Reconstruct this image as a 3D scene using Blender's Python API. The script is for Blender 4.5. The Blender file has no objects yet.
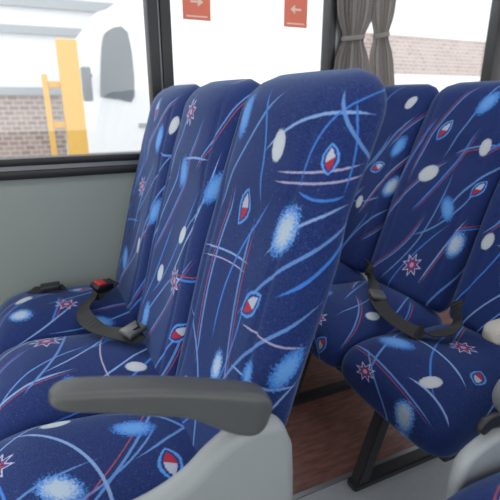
import bpy, bmesh, math, random
from mathutils import Vector, Matrix
random.seed(4)
C = bpy.context.scene.collection
sc = bpy.context.scene
sc.view_settings.view_transform = 'Standard'

# ---------------- node helpers ----------------
class NB:
    def __init__(s, name):
        m = bpy.data.materials.new(name); m.use_nodes = True
        s.m = m; s.nt = m.node_tree; s.b = s.nt.nodes['Principled BSDF']
    def node(s, t, **k):
        n = s.nt.nodes.new(t)
        for a, v in k.items(): setattr(n, a, v)
        return n
    def link(s, a, b): s.nt.links.new(a, b)
    def inp(s, sock, v):
        if isinstance(v, bpy.types.NodeSocket): s.link(v, sock)
        else: sock.default_value = v
    def math(s, op, a, b=0.0, c=None, clamp=False):
        n = s.node('ShaderNodeMath', operation=op, use_clamp=clamp)
        s.inp(n.inputs[0], a); s.inp(n.inputs[1], b)
        if c is not None: s.inp(n.inputs[2], c)
        return n.outputs[0]
    def vmath(s, op, a, b=None):
        n = s.node('ShaderNodeVectorMath', operation=op)
        s.inp(n.inputs[0], a)
        if b is not None: s.inp(n.inputs[1], b)
        return n.outputs['Value'] if op in ('LENGTH', 'DISTANCE', 'DOT_PRODUCT') else n.outputs['Vector']
    def step(s, x, lo, hi):  # 1 below lo, 0 above hi
        n = s.node('ShaderNodeMapRange', interpolation_type='SMOOTHSTEP')
        s.inp(n.inputs[0], x); n.inputs[1].default_value = lo; n.inputs[2].default_value = hi
        n.inputs[3].default_value = 1; n.inputs[4].default_value = 0
        return n.outputs[0]
    def mix(s, f, a, b):
        n = s.node('ShaderNodeMix', data_type='RGBA')
        s.inp(n.inputs[0], f); s.inp(n.inputs[6], a); s.inp(n.inputs[7], b)
        return n.outputs[2]
    def noise(s, vec, scale, detail=2, rough=.5):
        n = s.node('ShaderNodeTexNoise'); n.inputs['Scale'].default_value = scale
        n.inputs['Detail'].default_value = detail; n.inputs['Roughness'].default_value = rough
        if vec is not None: s.link(vec, n.inputs['Vector'])
        return n.outputs[0]
    def bump(s, h, strength=.2, dist=.002):
        n = s.node('ShaderNodeBump'); n.inputs['Strength'].default_value = strength
        n.inputs['Distance'].default_value = dist; s.link(h, n.inputs['Height'])
        s.link(n.outputs[0], s.b.inputs['Normal'])

def c4(r, g, b): return (r, g, b, 1)
def simple(name, col, rough=.5, metal=0, var=.12, scale=30, bump=0, spec=.5):
    s = NB(name)
    tc = s.node('ShaderNodeTexCoord').outputs['Object']
    n = s.noise(tc, scale, 4)
    f = s.math('MULTIPLY_ADD', n, 2*var, 1-var)
    v = s.node('ShaderNodeVectorMath', operation='SCALE'); v.inputs[0].default_value = col[:3]
    s.link(f, v.inputs['Scale'])
    s.link(v.outputs[0], s.b.inputs['Base Color'])
    s.b.inputs['Roughness'].default_value = rough; s.b.inputs['Metallic'].default_value = metal
    s.b.inputs['Specular IOR Level'].default_value = spec
    if bump:
        s.bump(s.noise(tc, scale*8, 2), bump, .001)
    return s.m

# ---------------- fabric (cloth-space print, coordinates in millimetres of cloth) ----------------
LB = (.11, .25, .58); PB = (.22, .36, .66); SK = (.05, .20, .64); OR = (.36, .07, .10); WH = (.50, .56, .62); PK = (.38, .36, .55)
def fabric(motifs, strokes, seed, origin=(250, -20), size=(620, 900), nrand=9):
    s = NB('patterned_upholstery')
    uv = s.node('ShaderNodeUVMap').outputs[0]
    TW, TH = size[0]/1000, size[1]/1000; ox, oy = origin[0]/1000, origin[1]/1000
    sep0 = s.node('ShaderNodeSeparateXYZ'); s.link(uv, sep0.inputs[0])
    fu = s.math('FRACT', s.math('DIVIDE', s.math('SUBTRACT', sep0.outputs[0], ox), TW))
    fv = s.math('FRACT', s.math('DIVIDE', s.math('SUBTRACT', sep0.outputs[1], oy), TH))
    cm = s.node('ShaderNodeCombineXYZ')
    s.link(s.math('MULTIPLY_ADD', fu, TW, ox), cm.inputs[0]); s.link(s.math('MULTIPLY_ADD', fv, TH, oy), cm.inputs[1])
    P = cm.outputs[0]
    grain = s.noise(uv, 330, 2, .6)
    rag = s.noise(uv, 170, 4, .8)
    rg = s.math('SUBTRACT', rag, .5)
    base = s.mix(s.step(grain, .36, .60), c4(.015, .040, .190), c4(.003, .009, .056))
    base = s.mix(s.step(grain, .31, .36), base, c4(.12, .20, .44))
    ragw = s.math('MULTIPLY', rg, .006)
    def stroke(p0, p1, p2, w, col):
        nonlocal base
        a, b, c = [Vector(p)/1000 for p in (p0, p1, p2)]
        D = 2*(a.x*(b.y-c.y)+b.x*(c.y-a.y)+c.x*(a.y-b.y))
        if abs(D) < 1e-6: D = 1e-6
        ux = ((a.length_squared)*(b.y-c.y)+(b.length_squared)*(c.y-a.y)+(c.length_squared)*(a.y-b.y))/D
        uy = ((a.length_squared)*(c.x-b.x)+(b.length_squared)*(a.x-c.x)+(c.length_squared)*(b.x-a.x))/D
        cen = Vector((ux, uy)); R = (a-cen).length
        d = s.math('ABSOLUTE', s.math('SUBTRACT', s.vmath('DISTANCE', P, (cen.x, cen.y, 0)), R))
        h = max((a-b).length, (c-b).length)
        m = s.math('DIVIDE', s.vmath('DISTANCE', P, (b.x, b.y, 0)), h)
        tp = s.math('MAXIMUM', s.math('SUBTRACT', 1.0, s.math('MULTIPLY', m, m)), -1.0)
        tp = s.math('MINIMUM', s.math('MULTIPLY', tp, 1.8), 1.0)
        k = s.math('SUBTRACT', s.math('MULTIPLY_ADD', tp, w*1.3/2000, ragw), d)
        base = s.mix(s.math('SUBTRACT', 1.0, s.step(k, -.0006, .0014)), base, c4(*col))
    def loc(cx, cy, a, b, rot):
        n = s.node('ShaderNodeMapping', vector_type='TEXTURE')
        s.link(P, n.inputs[0]); n.inputs[1].default_value = (cx/1000, cy/1000, 0)
        n.inputs[2].default_value = (0, 0, math.radians(rot)); n.inputs[3].default_value = (a/1000, b/1000, 1)
        return n.outputs[0]
    def splat(cx, cy, a, b, rot, col, ragk=.9, inner=None):
        nonlocal base
        L = s.vmath('LENGTH', loc(cx, cy, a, b, rot))
        k = s.math('MULTIPLY_ADD', rg, ragk, L)
        base = s.mix(s.step(k, .80, 1.0), base, c4(*col))
        if inner: base = s.mix(s.step(k, .35, .85), base, c4(*inner))
    def lens(cx, cy, a, b, rot):
        nonlocal base
        p = loc(cx, cy, a, b, rot)
        sp = s.node('ShaderNodeSeparateXYZ'); s.link(p, sp.inputs[0])
        ax = s.math('ABSOLUTE', sp.outputs[0]); ay = s.math('ABSOLUTE', sp.outputs[1])
        r = s.math('ADD', s.math('MULTIPLY', ax, ax), ay)
        r = s.math('ADD', r, s.math('MULTIPLY', rg, .6))
        base = s.mix(s.step(r, .92, 1.05), base, c4(.10, .30, .74))
        base = s.mix(s.step(r, .68, .78), base, c4(.012, .03, .2))
        half = s.mix(s.step(s.math('ADD', sp.outputs[0], s.math('MULTIPLY', sp.outputs[1], .3)), -.08, .02), c4(.46, .50, .62), c4(.40, .025, .05))
        base = s.mix(s.step(r, .44, .56), base, half)
    def star(cx, cy, a, rot):
        nonlocal base
        p = loc(cx, cy, a, a, rot)
        sp = s.node('ShaderNodeSeparateXYZ'); s.link(p, sp.inputs[0])
        r = s.vmath('LENGTH', p)
        th = s.math('ARCTAN2', sp.outputs[1], sp.outputs[0])
        w = s.math('ABSOLUTE', s.math('SINE', s.math('MULTIPLY', th, 4.0)))
        q = s.math('DIVIDE', r, s.math('MULTIPLY_ADD', w, -.45, 1.0))
        q = s.math('MULTIPLY_ADD', rg, .5, q)
        base = s.mix(s.step(s.math('ABSOLUTE', s.math('SUBTRACT', q, .90)), .08, .15), base, c4(.46, .46, .68))
        q2 = s.math('DIVIDE', r, s.math('MULTIPLY_ADD', w, -.34, .58))
        q2 = s.math('MULTIPLY_ADD', rg, .5, q2)
        base = s.mix(s.step(q2, .9, 1.1), base, c4(.46, .03, .07))
        base = s.mix(s.step(r, .16, .24), base, c4(.35, .38, .65))
    rnd = random.Random(seed)
    for k in range(nrand):
        cx = origin[0] + size[0]*(.15 + .7*((k*.618+seed*.37) % 1)); cy = origin[1] + size[1]*(.10+.8*(k+.5)/nrand)
        ang = math.radians(rnd.choice([62, 68, 58, 52, 66, 56, 60]) + rnd.uniform(-7, 7)); L = rnd.uniform(140, 270)
        if k % 6 == 5: ang = math.radians(rnd.uniform(5, 20)); L = 90
        dx, dy = math.cos(ang)*L, math.sin(ang)*L; bend = rnd.uniform(-.24, .24)
        p0 = (cx-dx, cy-dy); p2 = (cx+dx, cy+dy); p1 = (cx-dy*bend, cy+dx*bend)
        w = rnd.uniform(4.5, 7.0); col = rnd.choice([LB, PB, LB, SK])
        stroke(p0, p1, p2, w, col)
        if rnd.random() < .4:
            o = Vector((-dy, dx)).normalized()*rnd.choice([-10, 10])
            stroke(*[(q[0]+o.x, q[1]+o.y) for q in (p0, p1, p2)], 3, OR)
    for st in strokes: stroke(*st)
    for k, x, y, *r in motifs:
        rot = r[0] if r else rnd.uniform(-40, 40); sc_ = (r[1] if len(r) > 1 else 1)*1.18
        if k == 'W': splat(x, y, 19*sc_, 28*sc_, rot, WH, .5, (.56, .60, .63))
        if k == 'B': splat(x, y, 26*sc_, 45*sc_, rot, (.05, .20, .62), 1.8, (.13, .34, .72))
        if k == 'V': splat(x, y, 29*sc_, 46*sc_, rot, (.07, .25, .68), 1.8, (.46, .57, .68))
        if k == 'L': lens(x, y, 40*sc_, 22*sc_, rot+60)
        if k == 'S': star(x, y, 35*sc_, rot)
    s.link(base, s.b.inputs['Base Color'])
    s.b.inputs['Roughness'].default_value = .8
    s.b.inputs['Specular IOR Level'].default_value = .25
    s.b.inputs['Sheen Weight'].default_value = .32
    s.b.inputs['Sheen Roughness'].default_value = .35
    s.b.inputs['Sheen Tint'].default_value = c4(.6, .8, 1)
    s.bump(grain, .5, .0018)
    return s.m
N_STR = [((547,846),(440,720),(370,570),6,LB), ((760,800),(640,790),(530,720),5,PB), ((600,695),(690,704),(780,720),3.5,PK), ((600,677),(700,686),(790,700),3.5,PK),
 ((800,620),(680,530),(570,400),6,LB), ((770,650),(690,610),(620,540),4.5,PB), ((340,483),(450,500),(570,505),4,PB), ((350,462),(450,480),(560,485),3,PK),
 ((790,480),(660,370),(560,230),6,LB), ((610,180),(555,380),(540,600),6,LB), ((622,180),(567,380),(552,600),3,OR),
 ((430,230),(410,430),(440,650),6,LB), ((418,230),(398,430),(428,650),3,OR), ((790,330),(700,220),(640,90),5,PB),
 ((680,670),(705,800),(725,820),3.5,SK), ((725,820),(752,750),(760,670),3.5,SK), ((680,668),(720,660),(765,668),4,SK), ((600,305),(690,318),(790,312),4,PB), ((600,395),(690,405),(780,392),3.5,PK),
 ((480,846),(530,740),(560,620),5,SK), ((330,330),(470,190),(560,40),6,LB), ((690,846),(740,770),(790,730),5,LB), ((480,330),(500,480),(600,640),5,SK), ((460,120),(560,180),(680,200),4,LB)]
FN = fabric([('W',581,740,10),('L',716,728,40,.58),('L',489,606,10,.95),('V',664,599,-20,1.0),('L',617,442,-15,.95),('B',752,356,-25,.9),('V',533,265,-10,.75),('B',669,325,-10,.6),('W',420,140,20),('B',400,790,0)], N_STR, 1, nrand=2)
FM = fabric([('W',605,458),('S',475,789),('B',721,609),('L',712,210),('S',620,330),('B',500,620),('W',470,300),('B',440,140)], [], 2, nrand=14)
FF = fabric([('S',480,500),('B',620,690),('W',600,300),('L',520,790),('B',710,450),('W',700,740),('B',440,200)], [], 3, nrand=14)
FR1 = fabric([('W',560,330),('B',680,600),('L',600,500),('W',660,790),('V',720,430),('S',480,650),('B',450,450)], [], 4, nrand=14)
FR2 = fabric([('L',460,684,0),('W',452,513,-60,1.5),('W',656,635),('S',540,157,0,1.15),('V',687,285),('L',691,490,0,.8),('B',600,790),('B',600,400)], [], 5, nrand=15)
FR3 = fabric([('V',480,250,0),('L',420,520),('S',560,560),('W',360,330),('B',560,120),('B',620,330),('B',420,720)], [], 6, nrand=14)
CO = dict(origin=(190, -60), size=(620, 760))
Ff = fabric([('V',585,432,50),('L',425,220),('S',560,280),('B',690,180),('W',470,420)], [], 7, nrand=11, **CO)
Fm = fabric([('S',374,355,0,1.25),('B',640,300,70,.8),('W',610,130),('B',420,150),('V',520,560)],
            [((330,160),(500,213),(660,200),4,PK), ((330,300),(480,330),(640,420),6,LB)], 8, nrand=11, **CO)
Fn = fabric([('W',330,350,0,1.1),('L',568,140,-60),('V',558,350,40),('S',430,470),('B',430,190)],
            [((300,100),(460,180),(640,330),6,LB), ((290,112),(450,192),(630,342),3,OR), ((350,420),(480,300),(700,270),6,PB), ((330,250),(500,60),(640,20),6,LB), ((400,500),(560,440),(720,440),5,SK)], 9, nrand=6, **CO)
Fr3 = fabric([('V',590,600,0,1.1),('S',418,560,0,1.0),('B',400,390,80,1.2),('W',590,444),('L',628,310,0,.8),('S',500,220)],
            [((310,480),(480,500),(680,560),6,LB), ((310,492),(480,512),(680,572),3,OR), ((330,330),(480,320),(650,380),6,PB)], 10, nrand=7, **CO)
Fr2 = fabric([('L',640,590),('S',560,500),('B',450,400),('W',650,320),('V',400,560)], [], 11, nrand=10, **CO)
Fr1 = fabric([('B',600,300),('S',450,450),('W',500,200)], [], 12, nrand=6, **CO)

M_PLASTIC = simple('mid_grey_plastic', (.34, .365, .37), .45, var=.04, bump=.15)
M_BEIGE = simple('beige_grey_plastic', (.45, .43, .38), .45, var=.04, bump=.15)
M_DARKPL = simple('dark_grey_plastic', (.095, .099, .098), .38, var=.06, bump=.3)
M_STEEL = simple('dark_painted_steel', (.03, .03, .033), .45, .2)
M_BELT = simple('black_webbing', (.018, .018, .020), .7, var=.25, scale=200)
M_RED = simple('red_plastic', (.6, .02, .02), .4)
M_BLACK = simple('black_rubber', (.012, .012, .014), .4)
M_PANEL = simple('grey_green_laminate', (.31, .35, .32), .5, var=.03, scale=6)
M_ALU = simple('grey_aluminium', (.28, .29, .30), .35, .5, var=.05)
M_CEIL = simple('cream_laminate', (.6, .6, .58), .6, var=.03)
M_AISLE = simple('light_grey_vinyl', (.36, .38, .40), .5, var=.12, scale=40)
M_WHITE = simple('white_paint', (.85, .86, .87), .4, var=.02)
M_YEL = simple('yellow_paint', (.80, .47, .10), .5, var=.05)
M_GLASSD = simple('dark_glass', (.16, .18, .20), .2)
M_STICK = simple('red_vinyl', (.75, .17, .10), .4, var=.03)
M_STICKW = simple('pale_vinyl', (.85, .6, .5), .4, var=.02)
M_GROUND = simple('pale_asphalt', (.5, .5, .5), .9, var=.15, scale=2)
def cloth():
    s = NB('taupe_curtain_cloth')
    tc = s.node('ShaderNodeTexCoord').outputs['Object']
    n = s.noise(tc, 90, 3)
    col = s.mix(n, c4(.31, .285, .27), c4(.40, .37, .35))
    d = s.node('ShaderNodeBsdfDiffuse'); t = s.node('ShaderNodeBsdfTranslucent'); mx = s.node('ShaderNodeMixShader')
    s.link(col, d.inputs[0]); s.link(col, t.inputs[0]); mx.inputs[0].default_value = .3
    s.link(d.outputs[0], mx.inputs[1]); s.link(t.outputs[0], mx.inputs[2])
    out = [n for n in s.nt.nodes if n.type == 'OUTPUT_MATERIAL'][0]
    s.link(mx.outputs[0], out.inputs[0]); return s.m
M_CURT = cloth()
def wood():
    s = NB('brown_wood_vinyl')
    tc = s.node('ShaderNodeTexCoord').outputs['Object']
    mp = s.node('ShaderNodeMapping'); mp.inputs[3].default_value = (8, 40, 1); s.link(tc, mp.inputs[0])
    n = s.noise(mp.outputs[0], 1.5, 5, .6)
    col = s.mix(s.step(n, .30, .70), c4(.26, .12, .095), c4(.14, .062, .05))
    s.link(col, s.b.inputs['Base Color']); s.b.inputs['Roughness'].default_value = .4
    return s.m
M_WOOD = wood()
def brick(name, c1, c2, mort, scale):
    s = NB(name)
    tc = s.node('ShaderNodeTexCoord').outputs['Object']
    sp = s.node('ShaderNodeSeparateXYZ'); s.link(tc, sp.inputs[0])
    cm = s.node('ShaderNodeCombineXYZ'); s.link(sp.outputs[0], cm.inputs[0]); s.link(sp.outputs[2], cm.inputs[1])
    b = s.node('ShaderNodeTexBrick'); s.link(cm.outputs[0], b.inputs[0])
    b.inputs['Color1'].default_value = c1; b.inputs['Color2'].default_value = c2; b.inputs['Mortar'].default_value = mort
    b.inputs['Scale'].default_value = scale; b.inputs['Mortar Size'].default_value = .03
    s.link(b.outputs[0], s.b.inputs['Base Color']); s.b.inputs['Roughness'].default_value = .9
    return s.m
M_BRICK = brick('pale_brick', c4(.34, .24, .21), c4(.47, .35, .31), c4(.60, .55, .52), 3.0)
def glass():
    s = NB('window_glass')
    tr = s.node('ShaderNodeBsdfTransparent'); gl = s.node('ShaderNodeBsdfGlossy'); gl.inputs['Roughness'].default_value = .02
    tr.inputs[0].default_value = (.97, .98, .98, 1)
    mx = s.node('ShaderNodeMixShader'); mx.inputs[0].default_value = .06
    s.link(tr.outputs[0], mx.inputs[1]); s.link(gl.outputs[0], mx.inputs[2])
    out = [n for n in s.nt.nodes if n.type == 'OUTPUT_MATERIAL'][0]
    s.link(mx.outputs[0], out.inputs[0])
    return s.m
M_GLASS = glass()

# ---------------- mesh helpers ----------------
def link(name, me, parent=None, mat=None, loc=(0, 0, 0)):
    o = bpy.data.objects.new(name, me); C.objects.link(o)
    if mat: me.materials.append(mat)
    o.location = loc
    if parent: o.parent = parent
    return o
def top(o, label, cat, group=None, kind=None):
    o['label'] = label; o['category'] = cat
    if group: o['group'] = group
    if kind: o['kind'] = kind
    return o
def struct(o): o['kind'] = 'structure'; return o
def empty(name, loc):
    o = bpy.data.objects.new(name, None); C.objects.link(o); o.location = loc; o.empty_display_size = .05
    return o
def loft(name, rings, mat, cap=True, smooth=True, closed=True, uvf=None):
    bm = bmesh.new(); uvl = bm.loops.layers.uv.new('UVMap')
    R = [[bm.verts.new(p) for p in r] for r in rings]
    n = len(rings[0])
    def ulist(r):
        u = [0]
        for i in range(n): u.append(u[-1] + (Vector(r[(i+1) % n]) - Vector(r[i])).length)
        return u
    us = [ulist(r) for r in rings]
    widest = max(us, key=lambda a: a[-1])
    v = [0]
    k0 = n//2
    for a, b in zip(rings[:-1], rings[1:]):
        v.append(v[-1] + (Vector(b[k0]) - Vector(a[k0])).length)
    U = []
    for a in us:
        m = a[k0]; U.append([x - m + widest[k0] for x in a])
    m = n if closed else n-1
    for i in range(len(R)-1):
        for j in range(m):
            j2 = (j+1) % n
            f = bm.faces.new((R[i][j], R[i][j2], R[i+1][j2], R[i+1][j])); f.smooth = smooth
            for l, (ii, jj) in zip(f.loops, ((i, j), (i, j+1), (i+1, j+1), (i+1, j))):
                l[uvl].uv = (U[ii][jj], v[ii])
    if cap and closed:
        for ri, flip in ((0, True), (len(R)-1, False)):
            c = sum((x.co for x in R[ri]), Vector())/n
            cv = bm.verts.new(c)
            for j in range(n):
                j2 = (j+1) % n
                f = bm.faces.new((R[ri][j2], R[ri][j], cv) if flip else (R[ri][j], R[ri][j2], cv)); f.smooth = smooth
                for l in f.loops:
                    if l.vert == cv: l[uvl].uv = (U[ri][k0], v[ri] + (-.01 if flip else .01))
                    else:
                        jj = j if l.vert == R[ri][j] else j+1
                        l[uvl].uv = (U[ri][jj], v[ri])
    bmesh.ops.recalc_face_normals(bm, faces=bm.faces)
    if uvf:
        bm.normal_update()
        for f in bm.faces:
            for l in f.loops: l[uvl].uv = uvf(l.vert.co, l.vert.normal)
    me = bpy.data.meshes.new(name); bm.to_mesh(me); bm.free()
    if mat: me.materials.append(mat)
    return me
def box_me(name, x0, x1, y0, y1, z0, z1, mat=None, bev=0, seg=2):
    bm = bmesh.new(); bmesh.ops.create_cube(bm, size=1)
    for v in bm.verts:
        v.co = Vector((x0 if v.co.x < 0 else x1, y0 if v.co.y < 0 else y1, z0 if v.co.z < 0 else z1))
    if bev:
        bmesh.ops.bevel(bm, geom=bm.edges[:], offset=bev, segments=seg, profile=.5, affect='EDGES')
        for f in bm.faces: f.smooth = True
    me = bpy.data.meshes.new(name); bm.to_mesh(me); bm.free()
    if mat: me.materials.append(mat)
    return me
def box(name, x0, x1, y0, y1, z0, z1, mat, bev=0, parent=None):
    c = Vector(((x0+x1)/2, (y0+y1)/2, (z0+z1)/2))
    me = box_me(name, x0-c.x, x1-c.x, y0-c.y, y1-c.y, z0-c.z, z1-c.z, mat, bev)
    return link(name, me, parent, loc=c)
def cr(pts, k):
    P = [Vector(p) for p in pts]; P = [2*P[0]-P[1]] + P + [2*P[-1]-P[-2]]
    out = []
    for i in range(1, len(P)-2):
        for j in range(k):
            t = j/k; a, b, c, d = P[i-1:i+3]
            out.append(.5*((2*b)+(-a+c)*t+(2*a-5*b+4*c-d)*t*t+(-a+3*b-3*c+d)*t**3))
    out.append(P[-2]); return out
def plate(name, pts, y0, y1, mat, bev=.008, k=5):
    P = cr([(p[0], 0, p[1]) for p in pts + [pts[0]]], k)[:-1]
    bm = bmesh.new()
    a = [bm.verts.new((p.x, y0, p.z)) for p in P]; f = bm.faces.new(a)
    r = bmesh.ops.extrude_face_region(bm, geom=[f])
    for v in r['geom']:
        if isinstance(v, bmesh.types.BMVert): v.co.y = y1
    bmesh.ops.recalc_face_normals(bm, faces=bm.faces)
    ed = [e for e in bm.edges if len(e.link_faces) == 2 and any(len(q.verts) > 4 for q in e.link_faces)]
    bmesh.ops.bevel(bm, geom=ed, offset=bev, segments=3, profile=.5, affect='EDGES')
    for f in bm.faces: f.smooth = len(f.verts) <= 4
    me = bpy.data.meshes.new(name); bm.to_mesh(me); bm.free(); me.materials.append(mat)
    return me
def lerp_tab(t, tab):
    for (a, x), (b, y) in zip(tab[:-1], tab[1:]):
        if t <= b:
            q = (t-a)/(b-a) if b > a else 0; q = q*q*(3-2*q)
            return x + (y-x)*q
    return tab[-1][1]
def sgnpow(v, p): return math.copysign(abs(v)**p, v)

ZB, ZT = .385, 1.212
def back_front(z):
    return -.040 + (z-.43)*.290 - .014*math.sin((z-.43)/.75*math.pi*1.1)
def backrest_mesh():
    rings = []; n = 112; NS = 56
    TH = [(0, .062), (.3, .074), (.6, .076), (.72, .068), (.86, .070), (1, .070)]
    for i in range(NS+1):
        s = i/NS
        z = ZB + (ZT-ZB)*s
        w = lerp_tab(s, [(0, .208), (.22, .213), (.55, .2197), (.70, .2165), (.84, .2165), (1, .2165)])
        th0 = lerp_tab(s, TH); th = th0
        top_r = .090
        dz = ZT - z
        if dz < top_r:
            q = 1-dz/top_r; c = math.sqrt(max(0, 1-q*q)); w = w-top_r*.85*(1-c)
        tr = .075
        if dz < tr:
            q = 1-dz/tr; c = math.sqrt(max(0.02, 1-q*q)); th = th*max(.18, c)
        bz = z-ZB
        if bz < .04:
            q = 1-bz/.04; c = math.sqrt(max(0.02, 1-q*q)); th *= max(.3, c); w -= .02*(1-c)
        cx = back_front(z) + th0
        ring = []
        for j in range(n):
            a = 2*math.pi*j/n
            xx = th*sgnpow(math.cos(a), .72); yy = w*sgnpow(math.sin(a), .66)
            if math.cos(a) < 0:
                k = yy/w
                depth = lerp_tab(s, [(0, .004), (.3, .030), (.65, .024), (.78, .002), (1, -.010)])
                xx += depth*(1-k*k) * (-math.cos(a))
                fade = min(1, max(0, (dz-.03)/.05))*min(1, bz/.08)
                xx += .0045*fade*math.exp(-((abs(yy)-.150)/.007)**2)
            ring.append((cx+xx, yy, z))
        rings.append(ring)
    return loft('backrest', rings, FN)
def cushion_mesh():
    rings = []; n = 64
    X0, X1 = .045, -.475; NS = 44
    for i in range(NS+1):
        s = i/NS
        s2 = .5-.5*math.cos(math.pi*s)
        x = X0+(X1-X0)*s2
        w = lerp_tab(s2, [(0, .205), (.3, .214), (.8, .2185), (1, .217)])
        h = .078
        r = .055 if s < .5 else .070
        d = min(x-X1, X0-x)
        if d < r:
            q = 1-d/r; c = math.sqrt(max(0, 1-q*q)); w -= r*.7*(1-c); h = h*max(.25, .25+.75*c)
        cz = .364 + lerp_tab(s2, [(0, -.012), (.3, -.006), (.75, .010), (1, -.008)])
        ring = []
        for j in range(n):
            a = 2*math.pi*j/n
            zz = -h*sgnpow(math.cos(a), .62); yy = w*sgnpow(math.sin(a), .58)
            k = yy/w
            if zz > 0: zz += .016*(1-k*k)*(-math.cos(a))*(min(1, d/.12))
            ring.append((x, yy, cz+zz))
        rings.append(ring)
    def uvf(co, nr):
        dz = max(0, .455-co.z)
        return (.5-co.y - math.copysign(nr.y*nr.y, nr.y)*dz, .05-co.x + max(0, -nr.x)*dz)
    return loft('seat_cushion', rings, Fn, uvf=uvf)
ME_BACK = backrest_mesh(); ME_CUSH = cushion_mesh()
def armrest_mesh(A, B, hr, ht, wr, wt, mat, arch=0):
    rings = []; n = 36; NS = 40
    A = Vector(A); B = Vector(B)
    d = (B-A).normalized(); up = Vector((-d.z, 0, d.x)); up = -up if up.z < 0 else up
    L = (B-A).length
    for i in range(NS+1):
        s = i/NS; s2 = .5-.5*math.cos(math.pi*s)
        h = lerp_tab(s2, [(0, hr), (.12, hr), (.5, (hr+ht*2)/3), (1, ht)]); w = wr + (wt-wr)*s2
        p = A + (B-A)*s2 + up*((hr-h)*.8 + arch*math.sin(math.pi*s2))
        e = s2*L; r = .036
        if s2 > .5: e = (1-s2)*L; r = .035
        if e < r:
            q = 1-e/r; c = math.sqrt(max(0.03, 1-q*q)); h *= .25+.75*c; w *= .3+.7*c
        rings.append([tuple(p + up*(h*sgnpow(math.cos(a), .5)) + Vector((0, w*sgnpow(math.sin(a), .5), 0)))
                      for a in [2*math.pi*j/n for j in range(n)]])
    return loft('armrest', rings, mat)
ME_ARM = armrest_mesh((.038, 0, .665), (-.288, 0, .776), .039, .015, .031, .025, M_DARKPL, .010)
ME_ARM2 = armrest_mesh((.035, 0, .665), (-.43, 0, .675), .030, .022, .026, .026, M_BEIGE)
ME_SIDE = plate('side_panel', [(.085, .59), (.062, .640), (.02, .654), (-.03, .645), (-.07, .622), (-.11, .590), (-.17, .566),
                               (-.25, .555), (-.33, .535), (-.345, .47), (-.25, .385), (-.1, .33), (.06, .32), (.088, .40), (.090, .5)], -.024, .024, M_PLASTIC, .020, 4)
ME_SIDE2 = plate('side_panel', [(-.33, .45), (-.31, .50), (-.22, .528), (-.05, .535), (.1, .54), (.1, .35), (-.25, .34), (-.32, .38)], -.014, .014, M_PLASTIC, .011, 4)
def leg_mesh():
    bm = bmesh.new()
    def bx(x0, x1, y0, y1, z0, z1, sh=0):
        r = bmesh.ops.create_cube(bm, size=1)['verts']
        for v in r:
            X = x0 if v.co.x < 0 else x1; Z = z0 if v.co.z < 0 else z1
            v.co = Vector((X + sh*(Z-z0), y0 if v.co.y < 0 else y1, Z))
        bmesh.ops.bevel(bm, geom=list({e for v in r for e in v.link_edges}), offset=.005, segments=2, affect='EDGES')
    bx(-.49, -.445, -.02, .02, .02, .30, .30)
    bx(-.10, -.06, -.02, .02, .02, .30, -.1)
    bx(-.50, .0, -.022, .022, .0, .026)
    me = bpy.data.meshes.new('leg'); bm.to_mesh(me); bm.free(); me.materials.append(M_STEEL); return me
ME_LEG = leg_mesh()
ME_FRAME = box_me('seat_frame', -.42, .02, -.19, .19, .28, .31, M_STEEL, .008)
def setmat(o, m):
    o.material_slots[0].link = 'OBJECT'; o.material_slots[0].material = m
def seat(x, y, label, group, mb, mc, side=0, arm=None, z=0, tilt=0, sidem=None, cz=0, bz=0):
    r = empty('bus_seat', (x, y, z))
    top(r, label, 'bus seat', group)
    b = link('backrest', ME_BACK, r); setmat(b, mb)
    if tilt:
        t = math.radians(tilt); b.rotation_euler = (0, t, 0)
        b.location = (.40*-math.sin(t), 0, .4*(1-math.cos(t))+bz)
    c = link('seat_cushion', ME_CUSH, r, loc=(0, 0, cz)); setmat(c, mc)
    link('seat_frame', ME_FRAME, r, loc=(0, 0, cz)); link('leg', ME_LEG, r, loc=(0, .06, 0))
    if side:
        p = link('side_panel', sidem or ME_SIDE, r, loc=(0, side*.246, 0)); p['label'] = 'grey plastic side panel'
        if arm:
            a = link('armrest', arm, r, loc=(0, side*.248, 0)); a['label'] = 'dark grey plastic armrest with rounded end' if arm is ME_ARM else 'beige grey plastic armrest'
    return r
X1, X2 = .255, 1.255
g1, g2 = 'bus seats in one row', 'bus seats in the row behind'
seat(X1, .81, 'blue patterned bus seat with grey armrest beside the aisle', g1, FN, Fn, -1, ME_ARM)
seat(X1, 1.25, 'blue patterned bus seat between two others', g1, FM, Fm)
seat(X1, 1.69, 'blue patterned bus seat beside the window wall', g1, FF, Ff)
seat(X2, .81, 'blue patterned aisle seat standing on dark steel legs', g2, FR3, Fr3, -1, ME_ARM2, tilt=4, bz=.035)
seat(X2, 1.25, 'blue patterned seat with black belt on its cushion', g2, FR2, Fr2, tilt=4, bz=.035)
seat(X2, 1.69, 'blue patterned seat by the curtained window', g2, FR1, Fr1, tilt=4, bz=.035)
sx = seat(.93, .165, 'blue patterned seat with grey side panel across the aisle', 'bus seats across the aisle', FM, Fm, 1, z=.09, sidem=ME_SIDE2, cz=.052)
for ch in sx.children:
    if ch.name.startswith('side_panel'): ch.location = (-.03, .238, 0)
lv = link('recline_lever', plate('recline_lever', [(-.285, .540), (-.268, .556), (-.235, .556), (-.205, .545), (-.20, .528), (-.22, .526), (-.25, .532), (-.27, .525)], -.006, .006, M_BLACK, .003, 3), sx, loc=(-.03, .242, 0))
lv['label'] = 'black plastic lever'

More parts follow.
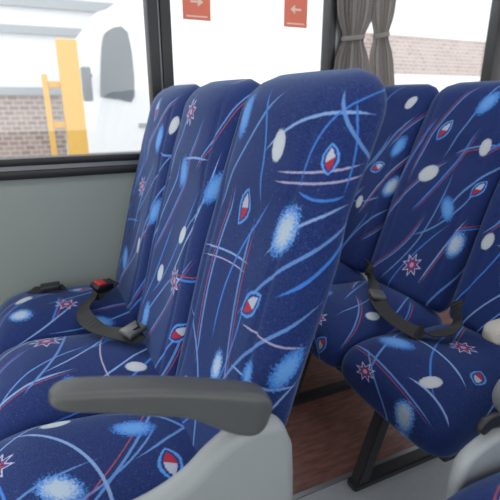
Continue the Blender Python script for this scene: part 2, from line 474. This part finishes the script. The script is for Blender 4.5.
# ---------------- belts ----------------
def ribbon(name, pts, width, wdirs, mat, parent, th=.0025):
    P = cr(pts, 6); D = cr(wdirs, 6)
    rings = []
    for i, p in enumerate(P):
        t = (P[min(i+1, len(P)-1)]-P[max(i-1, 0)]).normalized()
        w = D[i]; w = (w - t*w.dot(t)).normalized(); nrm = t.cross(w)
        a = w*width/2; b = nrm*th/2
        rings.append([tuple(p+a+b), tuple(p-a+b), tuple(p-a-b), tuple(p+a-b)])
    me = loft(name, rings, mat, smooth=False)
    return link(name, me, parent)
def belt(pts, wd, buckle, label, red=True, brot=(.2, .1, .5), tongue=None):
    base = Vector(pts[0]); e = empty('seat_belt', base); top(e, label, 'seat belt', 'seat belts on the cushions')
    ribbon('belt_webbing', [tuple(Vector(p)-base) for p in pts], .052, wd, M_BELT, e)
    if buckle:
        bp = Vector(buckle)-base
        b = link('buckle', box_me('buckle', -.036, .036, -.025, .025, -.012, .012, M_BLACK, .007), e, loc=bp); b.rotation_euler = brot
        if red:
            link('release_button', box_me('release_button', -.026, .006, -.018, .018, .010, .017, M_RED, .002), b)
    if tongue:
        tp = Vector(tongue[0])-base
        b = link('latch_tongue', box_me('latch_tongue', -.034, .034, -.027, .027, -.009, .009, M_DARKPL, .006), e, loc=tp); b.rotation_euler = tongue[1]
    return e
belt([(.205, 1.68, .50), (.15, 1.63, .490), (.09, 1.56, .478), (.07, 1.46, .484), (.10, 1.36, .476), (.155, 1.29, .479), (.205, 1.25, .481), (.212, 1.28, .497)],
     [(.3, 1, .3), (.6, 1, .3), (1, .3, .3), (1, 0, .6), (1, .3, .1), (1, .8, .3), (.2, 1, .6), (0, .6, 1)], (.155, 1.635, .507),
     'black seat belt with red buckle button lying slack', True, (.2, .1, .5), ((.195, 1.265, .494), (.1, -.1, .5)))
belt([(1.20, 1.40, .52), (1.12, 1.28, .486), (1.03, 1.13, .484), (.985, 1.0, .482), (1.0, .90, .478), (1.07, .865, .482), (1.135, .885, .495), (1.175, .93, .54)],
     [(.7, 1, .3), (.7, 1, .3), (1, .3, .15), (1, 0, .15), (.7, -.8, .15), (0, -1, .2), (-.5, -.8, .3), (0, -.8, .3)], None,
     'black seat belt looped across two cushions', False, (.1, 0, 1.1), ((1.05, 1.16, .492), (.1, 0, 1.1)))
belt([(-.09, 1.80, .468), (-.06, 1.78, .472), (-.02, 1.77, .474), (.03, 1.78, .468)], [(.1, 1, 0)]*4, (-.02, 1.77, .480), 'short dark strap end with plain buckle on the cushion', False, (0, 0, 0))

# ---------------- bus shell ----------------
WY = 1.95
struct(box('floor', -3, 5, .92, 2.0, -.05, 0, M_WOOD))
struct(box('trim_1', -3, 5, .905, .92, -.05, .006, M_ALU))
struct(box('floor.001', -3, 5, -1.0, .905, -.05, 0, M_AISLE))
struct(box('floor.002', -3, 5, -1.0, .41, 0, .09, M_AISLE))
struct(box('wall_window', -3, 5, WY, 2.0, 0, .875, M_PANEL))
struct(box('wall_aisle', -3, 5, -1.0, -.95, 0, .875, M_PANEL))  # unseen near-side wall, added to cut low light and deepen floor shade
struct(box('wall_window.001', -3, 5, WY, 2.0, 1.78, 2.1, M_CEIL))
struct(box('ceiling', -3, 5, -1.0, 2.0, 2.1, 2.15, M_CEIL))
struct(box('trim_2', -3, 5, WY-.025, 2.0, .872, .905, M_BLACK, .004))
struct(box('trim_3', -3, 5, WY-.012, 2.0, .905, .922, M_ALU))
struct(box('trim_4', -3, 5, WY-.02, 2.0, .922, .950, M_BLACK, .004))
def pillar(n, x0, x1, mat=M_BLACK, y0=WY-.02): return struct(box('trim_%d' % n, x0, x1, y0, 2.0, .95, 1.78, mat, .004))
pillar(5, .462, .502); pillar(6, .502, .512, M_ALU, WY-.01); pillar(7, .512, .555)
pillar(8, 1.31, 1.345); pillar(9, 1.345, 1.42, M_ALU, WY-.01); pillar(10, 2.43, 2.56); pillar(11, -1.25, -1.15)
def window(n, x0, x1):
    return struct(box('window_%d' % n, x0, x1, WY+.018, WY+.022, .95, 1.78, M_GLASS))
window(1, -1.15, .462); window(2, .555, 1.31); window(3, 1.42, 2.43)
def sticker(x0, x1, z0, z1, label, flip):
    e = link('window_sticker', box_me('window_sticker', -.0, x1-x0, 0, .001, 0, z1-z0, M_STICK), loc=(x0, WY+.0155, z0))
    top(e, label, 'sticker', 'red stickers on the window')
    w, h = x1-x0, z1-z0
    def poly(pts, nm):
        bm = bmesh.new(); vs = [bm.verts.new((a*w, -.0008, b*h)) for a, b in pts]; bm.faces.new(vs)
        me = bpy.data.meshes.new(nm); bm.to_mesh(me); bm.free(); me.materials.append(M_STICKW); link(nm, me, e)
    f = (lambda p: [(1-a, b) for a, b in p]) if flip else (lambda p: p)
    poly(f([(.28, .47), (.54, .47), (.54, .37), (.74, .5), (.54, .63), (.54, .53), (.28, .53)]), 'arrow_mark')
    poly([(.12, .08), (.88, .08), (.88, .12), (.12, .12)], 'border_mark')
    poly([(.12, .86), (.88, .86), (.88, .90), (.12, .90)], 'border_mark')
sticker(.615, .735, 1.475, 1.61, 'square red sticker with pale arrow on window glass', False)
sticker(1.085, 1.205, 1.475, 1.62, 'square red sticker with pale arrow pointing the other way', True)

def curtain(x0, x1, folds, label, tie_z, seed, spread=0):
    rings = []; n = 180; cx = (x0+x1)/2; hw = (x1-x0)/2
    for i in range(50):
        z = 1.80 - (1.80-1.16)*i/49
        pin = math.exp(-((z-tie_z)/.06)**2)
        fl = 1+.2*min(1, abs(z-tie_z)/.2)
        w = hw*(1-.36*pin)*fl
        sh = spread*max(0, tie_z-z)
        front = []
        for j in range(n):
            u = j/(n-1)*2-1
            am = .013*(1-.3*pin)
            y = am*math.sin(u*folds*math.pi + .5*math.sin(z*3+seed)+seed) + .004*math.sin(u*folds*2.3*math.pi+z*5)
            front.append((cx+sh+u*w, WY-.034+y, z))
        rings.append(front)
    me = loft('curtain', rings, M_CURT, cap=False, closed=False)
    e = link('curtain', me); top(e, label, 'curtain', 'grey window curtains')
    N = 32; tr = []
    for k in range(5):
        z = tie_z-.010+.020*k/4
        b = .003*math.sin(math.pi*k/4)
        tr.append([(cx+(hw*.70+b)*math.cos(a), WY-.034+(.022+b)*math.sin(a), z+.008*math.cos(a)) for a in [2*math.pi*q/N for q in range(N)]])
    link('tie_band', loft('tie_band', tr, M_CURT, cap=False), e)
curtain(1.340, 1.525, 9, 'grey pleated curtain gathered with a tie band', 1.44, 1)
curtain(1.535, 1.665, 6, 'narrow grey curtain hanging in folds beside another', 1.46, 2.4, .16)

# ---------------- outside ----------------
GZ = -1.1
top(box('ground', -25, 40, 2.3, 40, GZ-.1, GZ, M_GROUND), 'pale sunlit asphalt yard outside the bus', 'ground')
b = empty('building', (4, 9, GZ)); top(b, 'pale brick building with white upper bands', 'building')
def bbox(nm, x0, x1, y0, y1, z0, z1, mat): 
    return box(nm, x0-4, x1-4, y0-9, y1-9, z0-GZ, z1-GZ, mat, parent=b)
bbox('brick_wall', -20, 30, 9, 9.3, GZ, 1.25, M_BRICK)
bbox('white_wall', -20, 5.5, 8.98, 9.3, 1.25, 6, M_WHITE)
M_BAND = simple('pale_grey_metal', (.38, .41, .43), .5, var=.03)
bbox('band', -20, 5.5, 8.9, 8.98, 2.2, 2.32, M_BAND); bbox('band', -20, 5.5, 8.9, 8.98, 2.6, 2.75, M_BAND); bbox('band', -20, 5.5, 8.9, 8.98, 1.25, 1.37, M_BAND)
bbox('white_wall', 5.5, 30, 8.98, 9.3, 1.25, 1.75, M_WHITE)
bbox('brick_wall', 5.5, 30, 9, 9.3, 1.75, 2.6, M_BRICK)
bbox('white_wall', 5.5, 30, 8.98, 9.3, 2.6, 6, M_WHITE)
g = empty('gate_post', (.31, 4.0, GZ)); top(g, 'yellow painted gate post with rails', 'gate post')
box('post', -.07, .08, -.05, .05, 0, 1.60-GZ, M_YEL, .01, g)
box('post', -.20, -.16, -.03, .03, 0, 1.35-GZ, M_YEL, .005, g)
for z in (1.25, .95, .65): box('rail', -.16, -.07, -.02, .02, z-GZ, z+.05-GZ, M_YEL, .004, g)
t = empty('truck', (2.4, 5.6, GZ)); top(t, 'white box truck parked beside the brick building', 'truck')
cab = plate('cab', [(-1.95, .45), (-1.97, 1.5), (-1.90, 2.2), (-1.72, 3.0), (-1.5, 3.2), (-1.0, 3.2), (-1.0, .45)], -1.0, 1.0, M_WHITE, .05, 3)
link('cab', cab, t, loc=(0, 1, 0))
link('cab_window', plate('cab_window', [(-1.66, 2.30), (-1.60, 2.80), (-1.52, 2.98), (-1.30, 2.98), (-1.28, 2.30), (-1.45, 2.27)], -.02, .005, M_GLASSD, .004, 3), t)
box('wing_mirror', -1.86, -1.76, -.22, -.12, 2.25, 2.6, M_GLASSD, .02, t)
box('mirror_arm', -1.80, -1.74, -.14, .02, 2.5, 2.53, M_STEEL, .004, t)
box('door_handle', -1.25, -1.12, -.02, .01, 1.95, 2.0, M_BAND, .005, t)
box('side_stripe', -1.93, -1.02, -.006, .01, 1.55, 1.68, M_BAND, .0, t)
box('cargo_box', -.95, 2.0, 0, 2.0, .7, 4.2, M_WHITE, .03, t)
box('chassis', -1.8, 2.0, .3, 1.7, .4, .7, M_STEEL, .0, t)
def wheel(x, y):
    n = 32; rr = []
    for r, yy in ((.12, .03), (.2, 0), (.42, 0), (.46, .04), (.46, .2), (.42, .24), (.12, .24)):
        rr.append([(r*math.cos(a), yy, r*math.sin(a)) for a in [2*math.pi*k/n for k in range(n)]])
    link('wheel', loft('wheel', rr, M_BLACK), t, loc=(x, y, .46))
for x in (-1.45, 1.3):
    wheel(x, .02); wheel(x, 1.72)

# ---------------- light ----------------
w = bpy.data.worlds.new('World'); sc.world = w; w.use_nodes = True
bg = w.node_tree.nodes['Background']; bg.inputs[0].default_value = (.95, .97, 1, 1); bg.inputs[1].default_value = 1.95
sl = bpy.data.lights.new('sun', 'SUN'); sl.energy = 2.2; sl.angle = math.radians(40); sl.color = (1, .99, .97)
so = bpy.data.objects.new('sun', sl); C.objects.link(so)
so.rotation_euler = Vector((-.35, .80, .50)).to_track_quat('Z', 'Y').to_euler()
def area(loc, rot, sx, sy, e, col=(1, 1, 1)):
    l = bpy.data.lights.new('fill_light', 'AREA'); l.shape = 'RECTANGLE'; l.size = sx; l.size_y = sy; l.energy = e; l.color = col
    o = bpy.data.objects.new('fill_light', l); C.objects.link(o); o.location = loc; o.rotation_euler = rot; return o
area((.6, .9, 2.05), (0, 0, 0), 4, .4, 14)  # added fill light below the ceiling, stands for no fixture

# ---------------- camera ----------------
cam = bpy.data.cameras.new('camera'); co = bpy.data.objects.new('camera', cam); C.objects.link(co)
cam.sensor_width = 36; cam.lens = 32.4; cam.clip_start = .02
cam.dof.use_dof = True; cam.dof.focus_distance = 1.15; cam.dof.aperture_fstop = 4.0
co.location = (0, 0, 1.16); co.rotation_euler = (math.radians(90-18.4), 0, math.radians(-25))
sc.camera = co
